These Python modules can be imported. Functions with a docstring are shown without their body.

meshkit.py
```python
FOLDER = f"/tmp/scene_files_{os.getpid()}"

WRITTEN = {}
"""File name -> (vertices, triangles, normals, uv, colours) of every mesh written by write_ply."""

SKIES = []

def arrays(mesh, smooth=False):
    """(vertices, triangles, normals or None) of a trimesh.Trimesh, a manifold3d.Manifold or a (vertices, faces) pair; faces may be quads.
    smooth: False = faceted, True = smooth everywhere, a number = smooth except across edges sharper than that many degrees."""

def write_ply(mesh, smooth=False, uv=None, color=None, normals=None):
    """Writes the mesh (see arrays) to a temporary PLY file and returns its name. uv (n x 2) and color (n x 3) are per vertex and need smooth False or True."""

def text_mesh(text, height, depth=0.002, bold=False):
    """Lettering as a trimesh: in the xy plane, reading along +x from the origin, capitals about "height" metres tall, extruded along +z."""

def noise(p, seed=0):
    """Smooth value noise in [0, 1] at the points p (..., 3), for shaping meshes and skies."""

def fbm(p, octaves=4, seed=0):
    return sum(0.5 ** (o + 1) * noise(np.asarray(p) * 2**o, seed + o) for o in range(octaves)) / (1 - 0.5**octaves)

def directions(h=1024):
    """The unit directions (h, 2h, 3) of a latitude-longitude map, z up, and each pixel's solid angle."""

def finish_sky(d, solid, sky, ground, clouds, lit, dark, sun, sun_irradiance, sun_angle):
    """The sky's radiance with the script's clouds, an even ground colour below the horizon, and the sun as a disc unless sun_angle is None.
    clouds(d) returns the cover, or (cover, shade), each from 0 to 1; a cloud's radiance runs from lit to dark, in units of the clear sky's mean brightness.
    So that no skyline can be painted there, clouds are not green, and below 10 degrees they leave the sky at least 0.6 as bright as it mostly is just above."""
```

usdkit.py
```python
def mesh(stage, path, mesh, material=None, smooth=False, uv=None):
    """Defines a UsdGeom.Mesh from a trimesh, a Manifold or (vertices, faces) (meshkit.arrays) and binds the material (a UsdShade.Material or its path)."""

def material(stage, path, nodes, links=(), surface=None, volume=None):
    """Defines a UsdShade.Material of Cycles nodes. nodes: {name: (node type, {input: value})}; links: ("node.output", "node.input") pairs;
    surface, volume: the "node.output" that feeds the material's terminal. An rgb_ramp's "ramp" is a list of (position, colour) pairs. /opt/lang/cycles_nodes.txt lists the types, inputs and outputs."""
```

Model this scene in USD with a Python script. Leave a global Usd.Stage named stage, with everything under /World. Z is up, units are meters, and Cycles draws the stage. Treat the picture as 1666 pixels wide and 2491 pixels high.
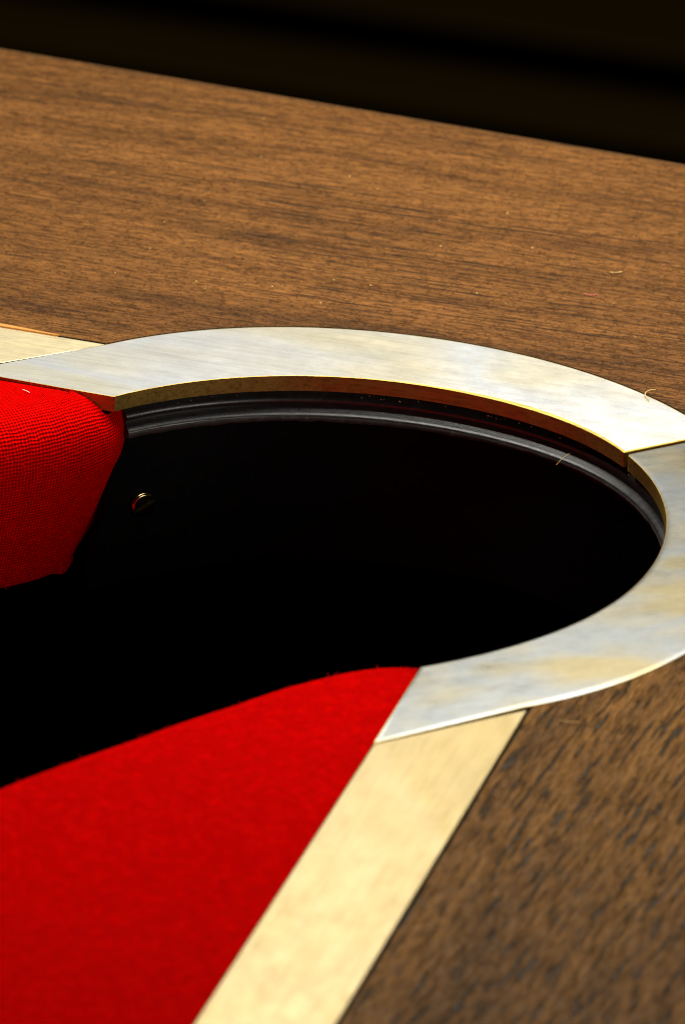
import math, random
import numpy as np
import trimesh, usdkit, meshkit
import manifold3d as m3
from shapely import geometry as sg
from scipy.interpolate import splprep, splev, CubicSpline
from scipy.ndimage import gaussian_filter1d
from pxr import Usd, UsdGeom, UsdLux, UsdShade, Gf, Sdf, Vt

random.seed(5)
rng = np.random.default_rng(5)
stage = Usd.Stage.CreateInMemory()
UsdGeom.SetStageUpAxis(stage, 'Z'); UsdGeom.SetStageMetersPerUnit(stage, 1.0)
World = UsdGeom.Xform.Define(stage, '/World')
U = 0.016            # one working unit = width of the brass strip = 16 mm
TOP = 0.85           # height of the rail's top above the floor
def w(p):            # working units (origin: inner corner of the brass strips, z = 0 on the rail's top) -> metres
    p = np.asarray(p, float)
    return p * U + np.array([0, 0, TOP])

# ------------------------------------------------------------------ camera
AZ, EL, DIST, TGT, ROLL, FPX = -1.29840999, 0.459061777, 60.7511276, (-1.39858149, -1.42926065), 0.0433264012, 17724.2348
back = np.array([math.cos(EL)*math.cos(AZ), math.cos(EL)*math.sin(AZ), math.sin(EL)])
r0 = np.cross([0, 0, 1.], back); r0 /= np.linalg.norm(r0); u0 = np.cross(back, r0)
right = math.cos(ROLL)*r0 + math.sin(ROLL)*u0; up = -math.sin(ROLL)*r0 + math.cos(ROLL)*u0
eye = w(np.array([TGT[0], TGT[1], 0]) + DIST*back)
cam = UsdGeom.Camera.Define(stage, '/World/camera')
M = Gf.Matrix4d(*right, 0, *up, 0, *back, 0, *eye, 1)
cam.AddTransformOp().Set(M)
cam.CreateHorizontalApertureAttr(24.0); cam.CreateVerticalApertureAttr(24.0*1024/684)
cam.CreateFocalLengthAttr(24.0*FPX/1666)
cam.CreateClippingRangeAttr(Gf.Vec2f(0.05, 50))
focus_pt = w([-2.3, 0.6, 0])
cam.CreateFocusDistanceAttr(float((eye - focus_pt) @ back))
cam.CreateFStopAttr(40.0)
EXPOSURE = 0.0
cam.CreateExposureAttr(EXPOSURE)

# ------------------------------------------------------------------ lamps (studio close-up: no sky, no sun)
def softbox(name, az, el, dist, size, intensity, color, target=(-1.4, -1.4, 0)):
    az, el = math.radians(az), math.radians(el)
    d = np.array([math.cos(el)*math.cos(az), math.cos(el)*math.sin(az), math.sin(el)])
    pos = w(target) + dist*d
    x = np.cross([0, 0, 1.], d); x /= np.linalg.norm(x); y = np.cross(d, x)
    L = UsdLux.RectLight.Define(stage, '/World/' + name)
    L.AddTransformOp().Set(Gf.Matrix4d(*x, 0, *y, 0, *d, 0, *pos, 1))
    L.CreateWidthAttr(size[0]); L.CreateHeightAttr(size[1])
    L.CreateIntensityAttr(intensity); L.CreateColorAttr(Gf.Vec3f(*color)); L.CreateNormalizeAttr(False)
    return L
softbox('key_softbox', 150, 84, 0.19, (0.28, 0.15), 9.6, (1.0, 0.95, 0.87), target=(-1.6, 4.4, 0))
softbox('back_panel', 106, 27, 0.80, (0.70, 0.34), 0.86, (1.0, 0.98, 0.93))
softbox('fill_softbox', -30, 14, 0.9, (0.40, 0.22), 6.4, (1.0, 0.93, 0.82))

# ------------------------------------------------------------------ helpers
def tag(o, label=None, category=None, group=None, kind=None):
    p = o if isinstance(o, Usd.Prim) else o.GetPrim()
    for k, v in (('label', label), ('category', category), ('group', group), ('kind', kind)):
        if v: p.SetCustomDataByKey(k, v)
    return p
taken = {}
def path_for(name, parent='/World'):
    base = f'{parent}/{name}'
    n = taken.get(base, -1) + 1; taken[base] = n
    return base if n == 0 else f'{base}_{n:03d}'
def obj(name, mesh, mat, parent='/World', smooth=False, uv=None):
    pth = path_for(name, parent)
    usdkit.mesh(stage, pth, mesh, mat, smooth=smooth, uv=uv)
    return pth
def prim(p): return stage.GetPrimAtPath(p)
UsdGeom.Scope.Define(stage, '/World/Looks')
def mat(name, nodes, links, surface='p.BSDF'):
    return usdkit.material(stage, '/World/Looks/' + name, nodes, links, surface=surface)
K = 1.0 / U
def mp(scale, rot=(0, 0, 0)):
    return ('mapping', {'scale': tuple(K*s for s in scale), 'rotation': rot})

# ------------------------------------------------------------------ materials
def wood(name, rot, tone=1.0, pore_scale=(1.5, 19, 19), pth=(.53, .63), msk=.25, m5=(16, 22, 22), f5=.8, hue=(1.06, .93, .67)):
    c = lambda r, g, b: (r*tone*hue[0], g*tone*hue[1], b*tone*hue[2])
    n = {'g': ('geometry', {}), 'r': ('mapping', {'rotation': (0, 0, rot), 'scale': (K, K, K)}),
         # slow wander of the grain lines
         'wn': ('noise_texture', {'scale': .22, 'detail': 2.0}), 'wo': ('mix', {'mix_type': 'linear_light', 'fac': .5}),
         'm1': ('mapping', {'scale': (.14, 2.6, 2.6)}), 'n1': ('noise_texture', {'scale': 1.0, 'detail': 6.0, 'roughness': .62}),
         'm2': ('mapping', {'scale': pore_scale}), 'n2': ('noise_texture', {'scale': 1.0, 'detail': 3.0, 'roughness': .55}),
         'm3': ('mapping', {'scale': (.35, 1.5, 1.5)}), 'n3': ('noise_texture', {'scale': 1.0, 'detail': 4.0, 'roughness': .6}),
         'm4': ('mapping', {'scale': (5, 34, 34)}), 'n4': ('noise_texture', {'scale': 1.0, 'detail': 3.0, 'roughness': .6}),
         'm5': ('mapping', {'scale': m5}), 'n5': ('noise_texture', {'scale': 1.0, 'detail': 2.0, 'roughness': .6, 'distortion': 1.2}),
         'r1': ('rgb_ramp', {'ramp': [(0, c(.10, .052, .024)), (.34, c(.15, .073, .028)), (.44, c(.235, .110, .037)), (.60, c(.30, .142, .048)), (1, c(.36, .175, .060))]}),
         'r2': ('rgb_ramp', {'ramp': [(0, (0, 0, 0)), (pth[0], (0, 0, 0)), (pth[1], (1, 1, 1)), (1, (1, 1, 1))]}),
         'r3': ('rgb_ramp', {'ramp': [(0, (msk,)*3), (.42, (msk,)*3), (.58, (.85, .85, .85)), (1, (1, 1, 1))]}),
         'pm': ('mix', {'mix_type': 'multiply', 'fac': 1.0}),
         'r4': ('rgb_ramp', {'ramp': [(0, (.2, .2, .2)), (.36, (.55, .54, .53)), (.5, (1, 1, 1)), (.66, (1.4, 1.38, 1.32)), (1, (1.7, 1.6, 1.5))]}),
         'r5': ('rgb_ramp', {'ramp': [(0, (.25, .23, .22)), (.36, (.5, .48, .48)), (.47, (1.0, 1.0, 1.0)), (1, (1.3, 1.3, 1.3))]}),
         'x4': ('mix', {'mix_type': 'multiply', 'fac': .8}), 'x5': ('mix', {'mix_type': 'multiply', 'fac': f5}),
         'xp': ('mix', {'mix_type': 'mix', 'color2': c(.034, .028, .024)}),
         'ro': ('map_range', {'from_min': 0, 'from_max': 1, 'to_min': .52, 'to_max': .33}),
         'hs': ('math', {'math_type': 'multiply_add', 'value2': -.9}), 'hb': ('rgb_to_bw', {}), 'h5': ('rgb_to_bw', {}),
         'b': ('bump', {'strength': .55, 'distance': .0006}),
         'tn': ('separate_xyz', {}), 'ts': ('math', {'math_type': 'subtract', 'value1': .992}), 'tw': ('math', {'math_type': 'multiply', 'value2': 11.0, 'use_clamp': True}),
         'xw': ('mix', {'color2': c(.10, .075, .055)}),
         'p': ('principled_bsdf', {'specular_ior_level': .05})}
    l = [('g.position', 'r.vector'), ('r.vector', 'wn.vector'), ('r.vector', 'wo.color1'), ('wn.color', 'wo.color2')]
    l += [('r.vector', 'm2.vector'), ('m2.vector', 'n2.vector')]
    # wander applies to the cross-grain coordinate through the coarse streak maps
    for k in '13':
        l += [('wo.color', f'm{k}.vector'), (f'm{k}.vector', f'n{k}.vector')]
    for k in '45':
        l += [('r.vector', f'm{k}.vector'), (f'm{k}.vector', f'n{k}.vector')]
    l += [('n1.fac', 'r1.fac'), ('n2.fac', 'r2.fac'), ('n3.fac', 'r3.fac'), ('n4.fac', 'r4.fac'), ('n5.fac', 'r5.fac'),
          ('r2.color', 'pm.color1'), ('r3.color', 'pm.color2'),
          ('r1.color', 'x4.color1'), ('r4.color', 'x4.color2'), ('x4.color', 'x5.color1'), ('r5.color', 'x5.color2'),
          ('x5.color', 'xp.color1'), ('pm.color', 'hb.color'), ('hb.val', 'xp.fac'), ('hb.val', 'ro.value'),
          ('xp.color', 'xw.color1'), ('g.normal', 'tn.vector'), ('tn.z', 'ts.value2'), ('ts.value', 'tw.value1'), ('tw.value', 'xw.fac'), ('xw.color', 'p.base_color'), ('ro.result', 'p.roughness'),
          ('hb.val', 'hs.value1'), ('r5.color', 'h5.color'), ('h5.val', 'hs.value3'), ('hs.value', 'b.height'), ('b.normal', 'p.normal')]
    return mat(name, n, l)
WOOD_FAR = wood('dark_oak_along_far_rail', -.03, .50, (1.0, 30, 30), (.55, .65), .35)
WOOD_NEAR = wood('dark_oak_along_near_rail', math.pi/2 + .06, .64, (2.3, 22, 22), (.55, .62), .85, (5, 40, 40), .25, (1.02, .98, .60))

def brass(name, rot, cols, rough=(.24, .34), brush=.5, patch=.55):
    n = {'g': ('geometry', {}), 'r': ('mapping', {'rotation': (0, 0, rot), 'scale': (K, K, K)}),
         'm1': ('mapping', {'scale': (.45, .9, .9)}), 'n1': ('noise_texture', {'scale': patch*2, 'detail': 3.0, 'roughness': .42, 'distortion': .2}),
         'm2': ('mapping', {'scale': (1.2, 38, 38)}), 'n2': ('noise_texture', {'scale': 1.0, 'detail': 3.0, 'roughness': .75}),
         'm3': ('mapping', {'scale': (3, 5, 5)}), 'n3': ('noise_texture', {'scale': 1.0, 'detail': 6.0, 'roughness': .7}),
         'r1': ('rgb_ramp', {'ramp': cols}),
         'r2': ('rgb_ramp', {'ramp': [(0, (.5, .47, .40)), (.34, (.62, .59, .53)), (.48, (.98, .98, .98)), (.66, (1.12, 1.12, 1.12)), (1, (1.2, 1.2, 1.2))]}),
         'r3': ('rgb_ramp', {'ramp': [(0, (.55, .5, .4)), (.28, (.85, .83, .78)), (.38, (1, 1, 1)), (1, (1, 1, 1))]}),
         'x2': ('mix', {'mix_type': 'multiply', 'fac': brush}), 'x3': ('mix', {'mix_type': 'multiply', 'fac': .25}),
         'ro': ('map_range', {'from_min': .3, 'from_max': .7, 'to_min': rough[0], 'to_max': rough[1]}),
         'b': ('bump', {'strength': .12*brush, 'distance': .0002}),
         'p': ('principled_bsdf', {'metallic': 1.0})}
    l = [('g.position', 'r.vector')]
    for k in '123': l += [('r.vector', f'm{k}.vector'), (f'm{k}.vector', f'n{k}.vector')]
    l += [('n1.fac', 'r1.fac'), ('n2.fac', 'r2.fac'), ('n3.fac', 'r3.fac'), ('r1.color', 'x2.color1'), ('r2.color', 'x2.color2'),
          ('x2.color', 'x3.color1'), ('r3.color', 'x3.color2'), ('x3.color', 'p.base_color'), ('n3.fac', 'ro.value'), ('ro.result', 'p.roughness'),
          ('n2.fac', 'b.height'), ('b.normal', 'p.normal')]
    return mat(name, n, l)
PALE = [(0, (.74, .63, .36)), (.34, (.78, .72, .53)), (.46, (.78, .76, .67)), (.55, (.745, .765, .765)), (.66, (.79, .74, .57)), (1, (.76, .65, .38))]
GREY = [(0, (.23, .17, .06)), (.36, (.245, .195, .085)), (.46, (.225, .21, .155)), (.56, (.195, .208, .205)), (.67, (.235, .20, .11)), (1, (.22, .165, .06))]  # tarnish tints, darkened to carry the dimmer reflection on the near half
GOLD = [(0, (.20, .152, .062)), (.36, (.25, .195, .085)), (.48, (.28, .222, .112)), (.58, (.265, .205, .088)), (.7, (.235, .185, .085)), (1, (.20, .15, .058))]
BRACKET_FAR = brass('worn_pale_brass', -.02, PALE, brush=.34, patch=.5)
BRACKET_NEAR = brass('tarnished_shaded_brass', -.62, GREY, brush=.25, patch=.6)
STRIP_FAR = brass('brushed_brass', -.02, [(0, (.74, .60, .31)), (.5, (.80, .69, .42)), (1, (.74, .62, .33))], rough=(.34, .44), brush=.7)
STRIP_NEAR = brass('golden_brass', math.pi/2, GOLD, rough=(.40, .52), brush=.32, patch=.45)
BRASS_EDGE = brass('sawn_brass_edge', 0.0, [(0, (.28, .18, .035)), (.5, (.42, .29, .07)), (1, (.34, .22, .05))], rough=(.45, .6), brush=1.0)

def simple(name, color, rough=.5, spec=.5, metallic=0.0, **kw):
    return mat(name, {'p': ('principled_bsdf', {'base_color': color, 'roughness': rough, 'specular_ior_level': spec, 'metallic': metallic, **kw})}, [])
ORANGE = simple('orange_strip_edge', (.55, .22, .025), .5)  # thin orange line along the outer edge of the far strip
CORE = simple('shade_dark_rail_core', (.0012, .0010, .0008), .9, .02)  # core timber near black: shade of the pocket put into its colour
BLACK = simple('pocket_shade_black', (.0004, .0004, .0004), .95, .0)  # well surface, darkness of the pocket interior painted as near-black colour
SCREW = mat('blackened_screw', {'g': ('geometry', {}), 'm': ('mapping', {'scale': (K*9, K*9, K*9)}), 'n': ('noise_texture', {'detail': 4.0}),
        'r': ('rgb_ramp', {'ramp': [(0, (.22, .16, .06)), (.5, (.42, .33, .17)), (1, (.55, .45, .27))]}), 'p': ('principled_bsdf', {'metallic': 1.0, 'roughness': .16})},
        [('g.position', 'm.vector'), ('m.vector', 'n.vector'), ('n.fac', 'r.fac'), ('r.color', 'p.base_color')])
def rubber(name, lo, hi, rough, spec):
    return mat(name, {'g': ('geometry', {}), 'm': ('mapping', {'scale': (K, K, K)}), 'n': ('noise_texture', {'scale': 14.0, 'detail': 5.0, 'roughness': .7}),
        'n2': ('noise_texture', {'scale': 60.0, 'detail': 2.0}),
        'r': ('rgb_ramp', {'ramp': [(0, lo), (.55, lo), (.75, hi), (1, hi)]}), 'ro': ('map_range', {'from_min': .3, 'from_max': .7, 'to_min': rough[0], 'to_max': rough[1]}),
        'b': ('bump', {'strength': .10, 'distance': .0002}), 'p': ('principled_bsdf', {'specular_ior_level': spec})},
        [('g.position', 'm.vector'), ('m.vector', 'n.vector'), ('m.vector', 'n2.vector'), ('n.fac', 'r.fac'), ('n.fac', 'ro.value'), ('r.color', 'p.base_color'),
         ('ro.result', 'p.roughness'), ('n2.fac', 'b.height'), ('b.normal', 'p.normal')])
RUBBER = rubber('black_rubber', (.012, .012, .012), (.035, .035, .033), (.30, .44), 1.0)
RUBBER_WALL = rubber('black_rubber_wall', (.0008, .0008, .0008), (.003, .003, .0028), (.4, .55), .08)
RUBBER_EDGE = rubber('torn_rubber_edge', (.05, .05, .047), (.16, .157, .148), (.6, .8), .3)

def cloth(name, per_unit, mottling):
    """wool baize: thread relief laid out along the cloth itself (uv in working units)"""
    n = {'t': ('uvmap', {'attribute': 'st'}), 'sx': ('separate_xyz', {}),
         'wob': ('noise_texture', {'scale': 9.0, 'detail': 2.0}), 'wm': ('mix', {'mix_type': 'linear_light', 'fac': .018}),
         'ux': ('math', {'math_type': 'multiply', 'value2': per_unit*math.pi}), 'uy': ('math', {'math_type': 'multiply', 'value2': per_unit*math.pi}),
         's': ('math', {'math_type': 'add'}), 'd': ('math', {'math_type': 'subtract'}),
         's1': ('math', {'math_type': 'sine'}), 's2': ('math', {'math_type': 'sine'}), 'pr': ('math', {'math_type': 'multiply'}),
         'hh': ('map_range', {'from_min': -1, 'from_max': 1, 'to_min': 0, 'to_max': 1}),
         'g': ('geometry', {}), 'm': ('mapping', {'scale': (K, K, K)}), 'n': ('noise_texture', {'scale': 26.0, 'detail': 4.0, 'roughness': .7}),
         'n2': ('noise_texture', {'scale': 12.0, 'detail': 4.0, 'roughness': .6}),
         'hs': ('math', {'math_type': 'multiply_add', 'value2': .35}),
         'rc': ('rgb_ramp', {'ramp': [(0, (.16, .0003, .0003)), (.3, (.34, .0006, .0005)), (.6, (.68, .0012, .0008)), (1, (.95, .0026, .0015))]}),
         'r2': ('rgb_ramp', {'ramp': [(0, (1-mottling,)*3), (.5, (1, 1, 1)), (.72, (1+mottling,)*3), (1, (1+2*mottling,)*3)]}),
         'x': ('mix', {'mix_type': 'multiply', 'fac': 1.0}),
         'b': ('bump', {'strength': .75, 'distance': .0006}),
         'p': ('principled_bsdf', {'roughness': .9, 'specular_ior_level': 0.0, 'sheen_weight': .2, 'sheen_roughness': .5, 'sheen_tint': (1, .004, .003)})}
    l = [('t.UV', 'wob.vector'), ('t.UV', 'wm.color1'), ('wob.color', 'wm.color2'), ('wm.color', 'sx.vector'),
         ('sx.x', 'ux.value1'), ('sx.y', 'uy.value1'), ('ux.value', 's.value1'), ('uy.value', 's.value2'), ('ux.value', 'd.value1'), ('uy.value', 'd.value2'),
         ('s.value', 's1.value1'), ('d.value', 's2.value1'), ('s1.value', 'pr.value1'), ('s2.value', 'pr.value2'), ('pr.value', 'hh.value'),
         ('g.position', 'm.vector'), ('m.vector', 'n.vector'), ('m.vector', 'n2.vector'), ('n.fac', 'hs.value1'), ('hh.result', 'hs.value3'),
         ('hs.value', 'b.height'), ('hs.value', 'rc.fac'), ('rc.color', 'x.color1'), ('n2.fac', 'r2.fac'), ('r2.color', 'x.color2'), ('x.color', 'p.base_color'),
         ('b.normal', 'p.normal')]
    return mat(name, n, l)
CLOTH = cloth('red_baize', 31.0, .26)
FIBRE_RED = simple('red_wool_fibre', (.6, .006, .006), .8, .1)
FIBRE_TAN = simple('tan_fibre', (.75, .50, .16), .7, .2)
FIBRE_PALE = simple('pale_fibre', (.85, .70, .66), .7, .2)

# ------------------------------------------------------------------ the pocket's outlines, on the table top (working units)
inner_pts = np.array([(-3.88, 0.0), (-3.47, .43), (-3.02, .75), (-2.55, .97), (-2.16, 1.10), (-1.69, 1.18), (-1.2, 1.2), (-.75, 1.14), (-.24, .99), (.16, .80), (.545, .555),
                      (.77, .29), (.96, -.04), (1.10, -.39), (1.185, -.68), (1.24, -1.03), (1.265, -1.40), (1.24, -1.85), (1.20, -2.05), (1.07, -2.47), (.75, -3.03), (.46, -3.38), (.19, -3.68), (0.0, -3.88)])
outer_pts = np.array([(-5.25, .03), (-4.27, 1.02), (-3.93, 1.34), (-3.35, 1.70), (-2.93, 1.90), (-2.44, 2.06), (-1.67, 2.16), (-1.03, 2.14), (-.54, 2.07), (-.02, 1.92), (.42, 1.73), (.86, 1.46), (1.16, 1.16),
                      (1.48, .80), (1.75, .40), (1.94, -.05), (2.08, -.54), (2.15, -1.03), (2.17, -1.67), (2.09, -2.40), (1.93, -2.92), (1.70, -3.33), (1.33, -3.84), (.97, -4.25), (.0, -5.25)])
def spline(pts, n, s):
    t, _ = splprep(pts.T, s=s, k=3)
    return np.stack(splev(np.linspace(0, 1, n), t), 1)
INNER = spline(inner_pts, 260, .004)
ob = np.concatenate([[outer_pts[0]], spline(outer_pts[1:-1], 240, .006), [outer_pts[-1]]])
OUTER = ob
def split(curve):           # where the curve crosses the pocket's diagonal
    k = int(np.argmin(np.abs(curve[:, 0] - curve[:, 1]) + 10*(curve.sum(1) < 0)))
    return k
ki, ko = split(INNER), split(OUTER)

def ring_normals(P):
    """outward normals of a counter-clockwise closed outline, scaled so that an offset keeps its width at corners"""
    d = np.roll(P, -1, 0) - P; d /= np.linalg.norm(d, axis=1)[:, None] + 1e-12
    n = np.stack([d[:, 1], -d[:, 0]], 1); a = np.roll(n, 1, 0)
    m = a + n; m /= np.linalg.norm(m, axis=1)[:, None] + 1e-12
    return m / np.clip((m*n).sum(1), .45, 1)[:, None]
def ccw(P, W):
    P = np.asarray(P, float); W = np.broadcast_to(np.asarray(W, float), (len(P),))
    x, y = P.T
    if (x*np.roll(y, -1) - np.roll(x, -1)*y).sum() < 0: return P[::-1].copy(), W[::-1].copy()
    return P, W
def cap(P, z, flip=False):
    v, f = trimesh.creation.triangulate_polygon(sg.Polygon(P), engine='earcut')
    a, b, c = (v[f[:, k]] for k in range(3))
    cr = (b-a)[:, 0]*(c-a)[:, 1] - (b-a)[:, 1]*(c-a)[:, 0]
    f = np.where((cr < 0)[:, None] ^ flip, f[:, ::-1], f)
    m = trimesh.Trimesh(np.c_[v, np.full(len(v), z)], f, process=False); m.remove_unreferenced_vertices()
    return m
def slab(P, bevel, h, z0=0.0, steps=4, depth_ratio=1.0, split_edge=False, cut_at=2/3):
    """plate with outline P, thickness h, its upper edge rounded by bevel (a number or one per point)"""
    P, B = ccw(P, bevel); N = ring_normals(P)
    rows = []
    for k in range(steps + 1):
        t = k/steps*math.pi/2
        rows.append(np.c_[P - N*(B*(1 - math.sin(t)))[:, None], z0 - B*depth_ratio*(1 - math.cos(t))])
    rows.append(np.c_[P, np.full(len(P), z0 - h)])
    n = len(P); v = np.vstack(rows); f = []
    i = np.arange(n); j = (i + 1) % n
    for k in range(len(rows) - 1):
        a, b, c, d = k*n + i, k*n + j, (k+1)*n + j, (k+1)*n + i
        f += [np.stack([a, d, c], 1), np.stack([a, c, b], 1)]
    F = np.vstack(f); cut = max(int(steps*cut_at + .01), 1)*2*n
    if not split_edge: cut = len(F)
    band = trimesh.Trimesh(v, F[:cut], process=False); band.remove_unreferenced_vertices()
    out = trimesh.util.concatenate([cap(rows[0][:, :2], z0), band, cap(P, z0 - h, True)])
    out.vertices = w(out.vertices)
    if not split_edge: return out
    side = trimesh.Trimesh(w(v), F[cut:], process=False); side.remove_unreferenced_vertices()
    return out, side

# ================================================================== the table
T = '/World/billiard_table'
UsdGeom.Xform.Define(stage, T)
tag(prim(T), 'billiard table corner with dark oak rails, brass pocket bracket and red cloth cushions', 'billiard table')

# ---- rails
LONG = -17.0
far_edge = lambda x: 7.17 - .037*(x + .53)
XC = (7.17 - .037*.53)/1.037
def swap(P): return np.asarray(P)[:, ::-1].copy()
gap = .007
oc = sg.LineString(OUTER).parallel_offset(gap, 'left')
OUT_G = np.array(oc.coords)
if np.linalg.norm(OUT_G[0] - OUTER[0]) > np.linalg.norm(OUT_G[-1] - OUTER[0]): OUT_G = OUT_G[::-1]
OUT_G = np.vstack([OUT_G[0], OUT_G[1:-1][np.r_[True, np.linalg.norm(np.diff(OUT_G[1:-1], axis=0), axis=1) > .004]], OUT_G[-1]])
sg_ = np.r_[0, np.cumsum(np.linalg.norm(np.diff(OUT_G, axis=0), axis=1))]
OUT_G = np.stack([np.interp(np.linspace(0, sg_[-1], 300), sg_, OUT_G[:, k]) for k in (0, 1)], 1)
y_edge = 1.0 + gap
kg = split(OUT_G)
def rail_outline(G, k_end):
    G = G[:k_end + 1]; G = G[G[:, 1] > y_edge]
    pts = np.vstack([[LONG, y_edge], [G[0, 0] - (G[0, 1] - y_edge), y_edge], G, [XC, XC], [LONG, XC]])
    return pts
P = rail_outline(OUT_G, kg)
P = np.vstack([P[:-2], np.c_[np.linspace(XC - 1.6, LONG, 60), far_edge(np.linspace(XC - 1.6, LONG, 60))]])
P[-60] = (XC, XC)
bev = np.full(len(P), .006); bev[-60:] = .60; bev[-2:] = (.3, .006)
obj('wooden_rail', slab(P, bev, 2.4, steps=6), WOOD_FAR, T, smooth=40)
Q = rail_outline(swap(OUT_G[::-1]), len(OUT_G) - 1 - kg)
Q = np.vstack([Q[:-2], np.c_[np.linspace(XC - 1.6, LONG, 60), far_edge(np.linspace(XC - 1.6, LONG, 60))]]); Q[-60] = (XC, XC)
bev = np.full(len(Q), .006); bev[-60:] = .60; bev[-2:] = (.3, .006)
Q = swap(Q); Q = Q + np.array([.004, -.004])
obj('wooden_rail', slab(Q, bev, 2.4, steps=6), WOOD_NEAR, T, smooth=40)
tag(prim(T + '/wooden_rail'), 'far rail of brown oak with lengthwise grain and rounded outer edge')
tag(prim(T + '/wooden_rail_001'), 'near rail of darker oak with coarse pores')

# ---- brass strips let into the rails
far_strip = [(LONG, 0.0), (-5.25 - .09, 0.0), (-4.27 - .012, 1.0 - .02), (-4.27 - .02, 1.0), (LONG, 1.0)]
obj('brass_strip', slab(far_strip, [.004, .003, .003, .012, .012], .14, z0=-.006, steps=3), STRIP_FAR, T, smooth=40)
near_strip = swap([(LONG, 0.0), (-5.25 - .012, 0.0), (-4.25 - .012, 1.0 - .01), (LONG, 1.0 - .01)])
obj('brass_strip', slab(near_strip, [.02, .02, .02, .03], .14, z0=-.004, steps=3), STRIP_NEAR, T, smooth=40)
tag(prim(T + '/brass_strip'), 'brushed brass strip ending at a dark gap on the far side')
tag(prim(T + '/brass_strip_001'), 'golden brass strip along the near red cushion')
orange_pts = [(LONG, 1.001), (-4.75, 1.001), (-4.70, 1.012), (-5.2, 1.05), (-6.2, 1.045), (-8, 1.05), (LONG, 1.05)]
obj('orange_line', slab(orange_pts, .004, .05, z0=.006, steps=2), ORANGE, T, smooth=40)

# ---- pocket brackets (two brass castings that meet on the diagonal)
def bracket(inner, outer, bi, bo, bj, be, h):
    P = np.vstack([inner, outer[::-1]])
    n, m = len(inner), len(outer)
    B = np.concatenate([np.full(n, bi), np.full(m, bo)])
    return P, B
Pf = np.vstack([INNER[:ki + 1] , OUTER[:ko + 1][::-1]])
Pf[ki] = (.535, .56); Pf[ki + 1] = (1.145, 1.17)
Bf = np.full(len(Pf), .014); nI = ki + 1
Bf[:nI] = np.interp(np.arange(nI), [0, nI*.45, nI*.75, nI - 1], [.008, .012, .05, .03])
Bf[nI:] = .022
Bf[-1] = .006
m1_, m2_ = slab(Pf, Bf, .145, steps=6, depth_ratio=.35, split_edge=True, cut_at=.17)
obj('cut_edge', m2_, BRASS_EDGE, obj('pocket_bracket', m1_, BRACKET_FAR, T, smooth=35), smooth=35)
Pn = np.vstack([INNER[ki:], OUTER[ko:][::-1]])
nI = len(INNER) - ki
Pn[0] = (.56, .53); Pn[-1] = (1.17, 1.14)
Bn = np.full(len(Pn), .02)
Bn[:nI] = np.interp(np.arange(nI), [0, nI*.25, nI*.6, nI - 1], [.03, .07, .03, .03])
nO = len(Pn) - nI
Bn[nI:] = np.interp(np.arange(nO), [0, 8, nO*.5, nO - 1], [.06, .075, .05, .02])
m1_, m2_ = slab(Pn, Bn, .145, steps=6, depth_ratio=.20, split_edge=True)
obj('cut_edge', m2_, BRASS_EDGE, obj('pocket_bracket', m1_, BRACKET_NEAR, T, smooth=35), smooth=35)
tag(prim(T + '/pocket_bracket'), 'far half of the curved bracket, bright and pale')
tag(prim(T + '/pocket_bracket_001'), 'near half of the curved bracket, tarnished, its dimmer light put into the grey')

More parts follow.
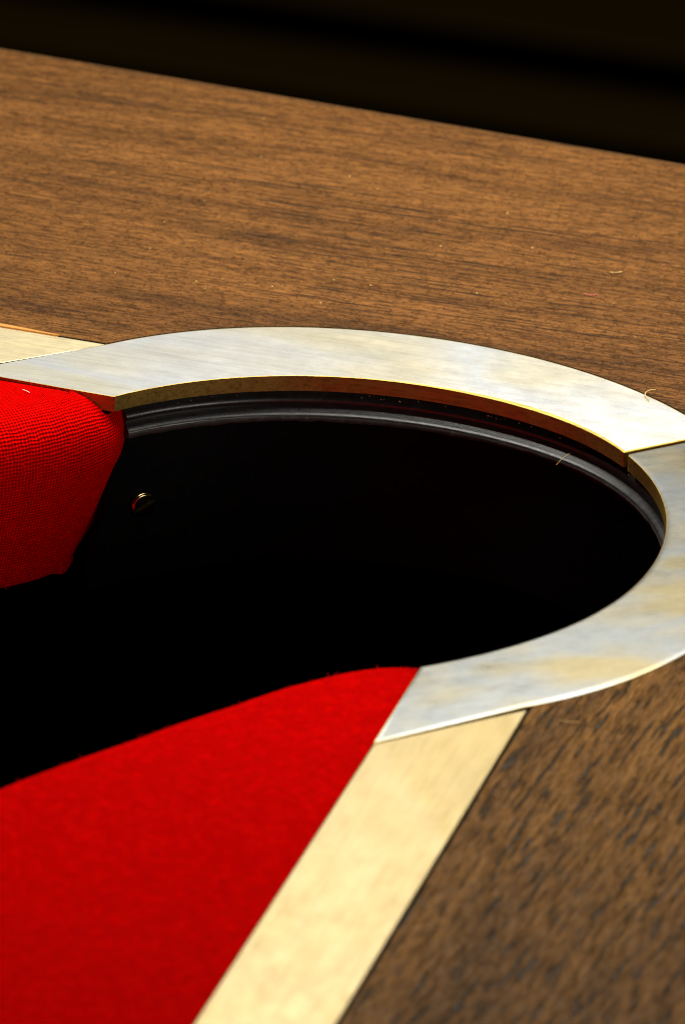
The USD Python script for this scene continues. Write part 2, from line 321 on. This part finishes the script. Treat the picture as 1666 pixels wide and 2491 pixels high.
# ---- timber below brass: hides the hollow of the table
ig = np.array(sg.LineString(INNER).parallel_offset(.30, 'left').coords)
if np.linalg.norm(ig[0] - INNER[0]) > np.linalg.norm(ig[-1] - INNER[0]): ig = ig[::-1]
og = np.array(sg.LineString(OUTER).parallel_offset(.05, 'left').coords)
ig = ig[(ig[:, 0] > -4.0) & (ig[:, 1] > -4.0)]
core = np.vstack([[LONG, .06], [-4.2, .06], ig, [.06, -4.2], [.06, LONG], [.95, LONG], [.95, -4.6], [2.3, -3.2], [2.4, 2.4], [-3.2, 2.3], [-4.6, .95], [LONG, .95]])
core = np.array(sg.Polygon(core).buffer(0).exterior.coords)[:-1]
obj('rail_core', slab(core, .005, 2.2, z0=-.16, steps=1), CORE, T)

# ---- rubber liner of the pocket: moulded lip under the brass, wall with a screw below
def sweep(path, prof, noise_row=None):
    """profile rows (n outwards from the pocket, z) along an open path"""
    d = np.gradient(path, axis=0); d /= np.linalg.norm(d, axis=1)[:, None]
    N = np.stack([-d[:, 1], d[:, 0]], 1)            # away from the pocket
    rows = []
    for k, (n, z) in enumerate(prof):
        zz = np.full(len(path), z); nn = np.full(len(path), n)
        if noise_row and k in noise_row:
            q = np.c_[path*9, np.full(len(path), k*3.7)]
            zz = zz + (meshkit.fbm(q, 4, 3) - .5)*noise_row[k]; nn = nn + (meshkit.fbm(q*1.7, 3, 9) - .5)*noise_row[k]*.6
        rows.append(np.c_[path + N*nn[:, None], zz])
    return rows
def grid_mesh(rows, closed=True, ends=True):
    R, n = len(rows), len(rows[0]); v = np.vstack(rows); f = []
    i = np.arange(n - 1)
    for k in range(R if closed else R - 1):
        q = (k + 1) % R
        f += [np.stack([k*n + i, k*n + i + 1, q*n + i + 1], 1), np.stack([k*n + i, q*n + i + 1, q*n + i], 1)]
    parts = [trimesh.Trimesh(v, np.vstack(f), process=False)]
    if closed and ends:
        for e in (0, n - 1):
            ring = np.array([r[e] for r in rows]); c = ring.mean(0)
            vv = np.vstack([ring, c]); m = len(ring); a = np.arange(m)
            parts.append(trimesh.Trimesh(vv, np.stack([a, (a + 1) % m, np.full(m, m)], 1), process=False))
    return trimesh.util.concatenate(parts)
def arc(path):
    return np.concatenate([[0], np.cumsum(np.linalg.norm(np.diff(path, axis=0), axis=1))])
def resample(path, n, s0=0, s1=None):
    s = arc(path); t = np.linspace(s0, s[-1] if s1 is None else s1, n)
    return np.stack([np.interp(t, s, path[:, k]) for k in (0, 1)], 1)
L = arc(INNER)[-1]
lip_path = resample(INNER, 700, .17, L - .17)
th = np.linspace(0, 1, 7)
prof = [(.32, -.150), (.125, -.150), (.122, -.185), (.10, -.205), (.068, -.224), (.048, -.246), (.042, -.268), (.048, -.292), (.064, -.316), (.072, -.334), (.060, -.350), (.034, -.364), (.014, -.376), (.006, -.386),
        (.004, -.394)]
lip = grid_mesh(sweep(lip_path, prof + [(.01, -.397), (.32, -.42)], {13: .006, 14: .008}))
lip.vertices = w(lip.vertices)
liner = obj('pocket_liner', lip, RUBBER, T, smooth=50)
tag(prim(liner), 'black rubber pocket liner under the brass')
edge = grid_mesh(sweep(lip_path, [(.03, -.398), (.004, -.396), (.001, -.408), (.004, -.440), (.06, -.446), (.06, -.40)], {2: .02, 3: .030, 4: .02}))
edge.vertices = w(edge.vertices)
obj('torn_edge', edge, RUBBER_EDGE, liner, smooth=60)
# wall: follows the inner line, its front edges slanting out to the pocket's mouth
def wall(t, z):     # t in arc length, z downwards
    return resample(INNER, 2)
rows_o, rows_i = [], []
zs = np.linspace(-.44, -1.82, 12)
ext = lambda pth: np.vstack([pth[0] - (pth[3] - pth[0])/np.linalg.norm(pth[3] - pth[0])*np.array([1.0])[:, None], pth, pth[-1] + (pth[-1] - pth[-4])/np.linalg.norm(pth[-1] - pth[-4])*np.array([1.0])[:, None]])
LONGP = ext(INNER); LL = arc(LONGP)[-1]
for z in zs:
    q = (z - zs[0])/(zs[-1] - zs[0])
    s0 = 1.0 + .15 - .38*q
    pth = resample(LONGP, 400, s0, LL - s0)
    d = np.gradient(pth, axis=0); d /= np.linalg.norm(d, axis=1)[:, None]; N = np.stack([-d[:, 1], d[:, 0]], 1)
    off = .10 - .10*q*np.clip(1.5 - np.arange(400)/60, 0, 1) 
    rows_i.append(np.c_[pth + N*np.broadcast_to(off, (400,))[:, None], np.full(400, z)])
    rows_o.append(np.c_[pth + N*(np.broadcast_to(off, (400,)) + .10)[:, None], np.full(400, z)])
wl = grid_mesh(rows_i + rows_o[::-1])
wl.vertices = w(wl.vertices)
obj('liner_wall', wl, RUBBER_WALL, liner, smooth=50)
# slotted screw in the wall
def wall_at(s, z):
    q = (z - zs[0])/(zs[-1] - zs[0]); k = 1.0 + .0
    pth = LONGP; a = arc(pth)
    p = np.array([np.interp(s + 1.0, a, pth[:, c]) for c in (0, 1)]); p2 = np.array([np.interp(s + 1.05, a, pth[:, c]) for c in (0, 1)])
    d = (p2 - p)/np.linalg.norm(p2 - p); N = np.array([-d[1], d[0]])
    return p + N*(.10 - .10*q), d, -N
sp, sd, sn = wall_at(.34, -1.12)
R_ = .116
hp = [(0, -.02), (R_, -.02), (R_, .012)] + [(R_ - .030*(1 - math.cos(x)), .012 + .026*math.sin(x)) for x in np.linspace(.1, math.pi/2, 8)] + [(.05, .043), (0, .044)]
dome = m3.Manifold.revolve(m3.CrossSection([hp]), 64)
slot = m3.Manifold.cube([.5, .044, .1], True).translate([0, 0, .066])
bev_ = m3.Manifold.cube([.5, .05, .05], True).rotate([45, 0, 0]).translate([0, 0, .058])
dome = dome - (slot + bev_).rotate([0, 0, 24])
mm = dome.to_mesh(); sv = np.asarray(mm.vert_properties)[:, :3]; sf = np.asarray(mm.tri_verts)
ex = np.array([sd[0], sd[1], 0]); ez = np.array([sn[0], sn[1], 0.0]); ey = np.cross(ez, ex)
if ey[2] < 0: ex, ey = -ex, -ey
sv = np.array([sp[0] + sn[0]*.02, sp[1] + sn[1]*.02, -1.12]) + sv[:, :1]*ex + sv[:, 1:2]*ey + sv[:, 2:]*ez
obj('screw', (w(sv), sf), SCREW, liner, smooth=35)

# ---- bed of the table with its cloth, cut round the pocket, and the pocket's dark well
hole = [(-1.42 + 4.4*math.cos(a), -1.42 + 4.4*math.sin(a)) for a in np.linspace(math.radians(248), math.radians(-158+360), 2)]
a0, a1 = math.radians(180 - 23.5), math.radians(270 + 23.5)
fall = np.array([(-1.42 + 4.45*math.cos(a), -1.42 + 4.45*math.sin(a)) for a in np.linspace(a0, a1, 80)])
bedP = np.vstack([[LONG, LONG], [fall[-1, 0], LONG], fall[::-1], [LONG, fall[0, 1]]])
bed = slab(bedP, .25, 2.6, z0=-2.3, steps=6)
bed_uv = bed.vertices[:, :2]*K
obj('playing_bed', bed, CLOTH, T, smooth=True, uv=bed_uv)
an = np.linspace(0, 2*math.pi, 97)
ring = lambda r, z: np.c_[-1.2 + r*np.cos(an), -1.2 + r*np.sin(an), np.full(97, z)]
well = grid_mesh([ring(4.9, -2.42), ring(4.75, -5), ring(3.6, -9), ring(.01, -9.6), ring(.01, -9.8), ring(3.7, -9.2), ring(4.9, -5), ring(5.05, -2.42)], True, False)
well.vertices = w(well.vertices)
obj('pocket_well', well, BLACK, T, smooth=40)

# ---- cushions
ext_pts = np.array([(-3.80, .45), (-3.775, .12), (-3.80, -.12), (-3.90, -.36), (-4.13, -.62), (-4.53, -1.03), (-5.08, -1.46), (-5.68, -1.88), (-6.22, -2.23), (-6.85, -2.62), (-7.7, -3.0), (-9.2, -3.25), (-11.5, -3.3), (LONG, -3.3)])
tck, _ = splprep(ext_pts.T, s=.004, k=3)
dense = np.stack(splev(np.linspace(0, 1, 4000), tck), 1)
NOSE = resample(dense, 900)
def cushion(mirror, seed):
    n = len(NOSE)
    d = np.gradient(gaussian_filter1d(NOSE, 3, axis=0, mode='nearest'), axis=0); d /= np.linalg.norm(d, axis=1)[:, None]
    Ni = np.stack([d[:, 1], -d[:, 0]], 1)           # into the cushion
    Ns = gaussian_filter1d(Ni, 26, axis=0, mode='nearest'); Ns /= np.linalg.norm(Ns, axis=1)[:, None]
    sA = arc(NOSE)
    a = (np.interp(sA, [0, .4, .9, 2.2], [.13, .13, .18, .34]) if mirror else np.full(n, .44)); b = .62
    NZ = NOSE + (Ni*-.06 if mirror else 0)
    NsB = gaussian_filter1d(Ni, 75, axis=0, mode='nearest'); NsB /= np.linalg.norm(NsB, axis=1)[:, None]
    rows, ts = [], []
    def row(p2, z, t):
        rows.append(np.c_[p2, np.broadcast_to(z, (n,))]); ts.append(t)
    base = NZ + Ns*a[:, None]
    ytop = np.minimum(base[:, 1], 0)
    backp = np.c_[base[:, 0], np.maximum(base[:, 1], -.0)]
    backp = np.c_[base[:, 0], np.where(base[:, 1] > 0, base[:, 1], 0)]
    row(backp, -1.8, -5.0); row(backp, -.03, -3.2)
    for q in np.linspace(0, 1, 14):
        p2 = backp*(1 - q) + base*q
        z = .012 - .035*np.exp(-q*60*np.maximum(np.linalg.norm(base - backp, axis=1), .02)/3.2)*(np.linalg.norm(base-backp, axis=1) > .05)
        row(p2, z - .012*q, -3.2 + 3.2*q)
    t = 0
    for q in np.linspace(0, 1, 34)[1:]:
        w0, w1, w2, w3 = (1-q)**3, 3*(1-q)**2*q, 3*(1-q)*q*q, q**3
        o = w0*a + w1*a*.48 + w2*a*.0 + w3*.09; z = w1*-.02 + w2*-.12 + w3*-b
        row(NZ + Ns*o[:, None], z, 0)
    for q in np.linspace(0, 1, 50)[1:]:
        z = -b - q*(1.66 - b); row(NZ + Ns*.09 + (Ns*(1 - q) + NsB*q)*.33*q, z, 0)
    t0 = 0
    for th in np.linspace(0, math.pi/2, 10)[1:]:
        row(NZ + Ns*.09 + NsB*(.33 + .16*(1 - math.cos(th))), -1.66 - .10*math.sin(th), t0 + .13*th)
    row(NZ + NsB*.9, -1.78, t0 + .6); row(backp*.3 + (NZ + NsB*.9)*.7, -1.80, t0 + 1.5)
    V = np.vstack(rows); s = arc(NOSE)
    G = np.stack(rows); seg = np.linalg.norm(np.diff(G, axis=0), axis=2); cum = np.concatenate([np.zeros((1, n)), np.cumsum(seg, 0)]); ts = cum - cum[16]
    V[:, :3] += ((meshkit.fbm(V*np.array([2.2, 2.2, 2.2]), 3, seed) - .5)*.018)[:, None]*np.array([.1, .1, 1])
    V[:, 2] += .13*np.clip((-1.15 - V[:, 2])/.6, 0, 1)*np.exp(-(np.clip(np.tile(s, len(rows)) - .45, 0, None)/.22)**2)
    uv = np.stack([np.tile(s, len(rows)), ts.ravel()], 1)
    V[:, 2] -= (.02 if mirror else .085)*np.exp(-((V[:, 0] + 3.85)**2 + (V[:, 1] - .05)**2)/.26**2)*np.clip(1 + V[:, 2]/.5, 0, 1)
    V[:, 2] -= np.clip(V[:, 1]/.03, 0, 1)*.17*(V[:, 2] > -.17)
    f = []; i = np.arange(n - 1)
    for k in range(len(rows) - 1):
        f += [np.stack([k*n + i, k*n + i + 1, (k+1)*n + i + 1], 1), np.stack([k*n + i, (k+1)*n + i + 1, (k+1)*n + i], 1)]
    F = np.vstack(f)
    if mirror: V = V[:, [1, 0, 2]]
    else: F = F[:, ::-1]
    return trimesh.Trimesh(w(V), F, process=False), uv, V.reshape(len(rows), n, 3)
cf, uvf, Vf = cushion(False, 1)
cn, uvn, Vn = cushion(True, 2)
def fix(mesh):
    # outward on top: the flat top must look up
    n = mesh.face_normals; k = np.abs(n[:, 2]) > .98
    top = k & (mesh.triangles_center[:, 2] > TOP - .2*U)
    if n[top, 2].mean() < 0: mesh.invert()
    return mesh
c1 = obj('cushion', fix(cf), CLOTH, T, smooth=True, uv=uvf)
c2 = obj('cushion', fix(cn), CLOTH, T, smooth=True, uv=uvn)
tag(prim(c1), 'far red cushion end, its woven cloth in focus')
tag(prim(c2), 'near red cushion, its cloth blurred in the foreground')

def curves(path, strands, widths, material):
    c = UsdGeom.BasisCurves.Define(stage, path)
    c.CreateTypeAttr('linear'); c.CreateCurveVertexCountsAttr(Vt.IntArray([len(s) for s in strands]))
    pts = np.vstack(strands)
    c.CreatePointsAttr(Vt.Vec3fArray.FromNumpy(pts.astype(np.float32)))
    c.CreateWidthsAttr(Vt.FloatArray.FromNumpy(np.repeat(widths, [len(s) for s in strands]).astype(np.float32))); c.SetWidthsInterpolation('vertex')
    UsdShade.MaterialBindingAPI.Apply(c.GetPrim()).Bind(material)
    return c.GetPrim()
def nap(parent, V, count, cols, rows, length):
    S = []
    for _ in range(count):
        r, c = rng.integers(*rows), int(cols[0] + (cols[1] - cols[0])*rng.random())
        p = V[r, c]; nx = np.cross(V[r, c+1] - V[r, c-1], V[min(r+1, len(V)-1), c] - V[r-1, c]); nx /= np.linalg.norm(nx) + 1e-9
        if nx[2] < -.2: nx = -nx
        l = length*rng.uniform(.35, 1.2); tdir = rng.normal(size=3); dirn = nx*rng.uniform(.3, 1) + tdir*.5; dirn /= np.linalg.norm(dirn)
        curl = rng.normal(size=3)*.6; q = np.linspace(0, 1, 6)[:, None]
        st = p + dirn*l*q + curl*l*q**2*.6 - nx*.005
        if np.isfinite(st).all() and np.ptp(st, axis=0).max() < .08: S.append(w(st))
    tag(curves(parent + '/nap', S, np.full(len(S), .0035*U), FIBRE_RED), kind='stuff')
nap(c1, Vf, 2600, (30, 330), (3, 100), .028)
nap(c2, Vn, 1500, (30, 560), (3, 46), .024)

# ---- loose fibres lying about
def fibre(name, pts, width, material, label, category='lint fibre'):
    pts = np.asarray(pts, float); pts[:, :2] = pts[:, :2].mean(0) + (pts[:, :2] - pts[:, :2].mean(0))*.5; t, _ = splprep(pts.T, s=0, k=min(3, len(pts) - 1))
    P = np.stack(splev(np.linspace(0, 1, 24), t), 1)
    d = np.gradient(P, axis=0); d /= np.linalg.norm(d, axis=1)[:, None]
    a = np.cross(d, [0, 0, 1.0]); a /= np.linalg.norm(a, axis=1)[:, None] + 1e-9; b = np.cross(d, a)
    ang = np.linspace(0, 2*math.pi, 7)[:-1]
    rows = [P + width/2*(a*math.cos(x) + b*math.sin(x)) for x in ang]
    m = grid_mesh(rows, True, True); m.vertices = w(m.vertices)
    p = obj(name, m, material, smooth=60); tag(prim(p), label, category)
fibre('lint_fibre', [(.52, 1.78, .05), (.40, 1.80, .03), (.36, 1.74, .02), (.40, 1.62, .012), (.48, 1.52, .012)], .009, FIBRE_TAN, 'curly tan fibre lying across the outer edge of the bright brass bracket')
fibre('lint_fibre', [(-.70, 3.52, .01), (-.62, 3.50, .015), (-.55, 3.52, .01), (-.48, 3.60, .01)], .008, simple('pink_fibre', (.6, .12, .10), .8), 'tiny pinkish red fibre lying on the far brown wood')
fibre('lint_fibre', [(-.60, 4.05, .01), (-.52, 4.02, .02), (-.45, 4.10, .012), (-.40, 4.16, .01)], .008, FIBRE_TAN, 'short bent tan fibre near the middle of the far brown wood')
fibre('lint_fibre', [(1.20, -4.36, .008), (1.30, -4.42, .02), (1.42, -4.40, .015), (1.50, -4.34, .008)], .006, FIBRE_TAN, 'faint curved fibre on the near dark wood beside the golden strip')
fibre('lint_fibre', [(-.16, .66, -.30), (-.10, .70, -.26), (-.02, .76, -.22), (.04, .78, -.20)], .004, FIBRE_TAN, 'thin straight hair stretched across the black rubber lip')
fibre('lint_fibre', [(-4.68, -.17, .016), (-4.61, -.20, .02), (-4.53, -.24, .016)], .007, FIBRE_PALE, 'short pale straight fibre lying on the bright top of the far red cushion')

specks = []
for _ in range(55):
    x, y_ = rng.uniform(-7, 4), rng.uniform(1.1, 6.4)
    if y_ < 2.3 and x > -4.6: y_ += 1.3
    m = trimesh.creation.icosphere(0, rng.uniform(.003, .007)); m.apply_scale([rng.uniform(.7, 2.2), 1, .6]); m.apply_transform(trimesh.transformations.rotation_matrix(rng.uniform(0, 3.1), [0, 0, 1])); m.apply_translation([x, y_, .004])
    specks.append(m)
for _ in range(26):
    i = rng.integers(20, 420); q = lip_path[i]; m = trimesh.creation.icosphere(0, rng.uniform(.003, .007)); m.apply_translation([q[0] + rng.uniform(-.01, .01), q[1] + .06, -.19 - rng.uniform(0, .03)]); specks.append(m)
dust = trimesh.util.concatenate(specks); dust.vertices = w(dust.vertices)
tag(prim(obj('dust_specks', dust, FIBRE_TAN)), 'tiny pale dust specks scattered over the far wood and rubber lip', 'dust', kind='stuff')

# ------------------------------------------------------------------ floor far below, dark boards
UsdGeom.Xform.Define(stage, '/World/floor'); tag(prim('/World/floor'), kind='structure')
FL_A = mat('dark_floor_brown', {'g': ('geometry', {}), 'm': ('mapping', {'scale': (1.5, 30, 30)}), 'n': ('noise_texture', {'detail': 5.0}),
       'r': ('rgb_ramp', {'ramp': [(0, (.56, .32, .04)), (1, (.72, .43, .07))]}), 'p': ('principled_bsdf', {'roughness': .6, 'specular_ior_level': .1})},
       [('g.position', 'm.vector'), ('m.vector', 'n.vector'), ('n.fac', 'r.fac'), ('r.color', 'p.base_color')])
FL_B = simple('dark_floor_black', (.003, .0025, .002), .9, .02)
edges = [-1.0]
y = 2.136
ups = [2.136]
widths = [.044, .056, .052, .086]
lst = []
yy = 2.136 - .044 - .057 - .050
k = 0
pat = [(.050, 'b'), (.057, 'a'), (.044, 'b'), (.084, 'a')]
yy -= 12*sum(x for x, _ in pat)
for k in range(4*22):
    wd, kind = pat[k % 4]
    b = trimesh.creation.box([6.0, wd - .003, .02]); b.apply_translation([-.4, yy + wd/2, -.01])
    obj('floor_board', b, FL_A if kind == 'a' else FL_B, '/World/floor')
    yy += wd
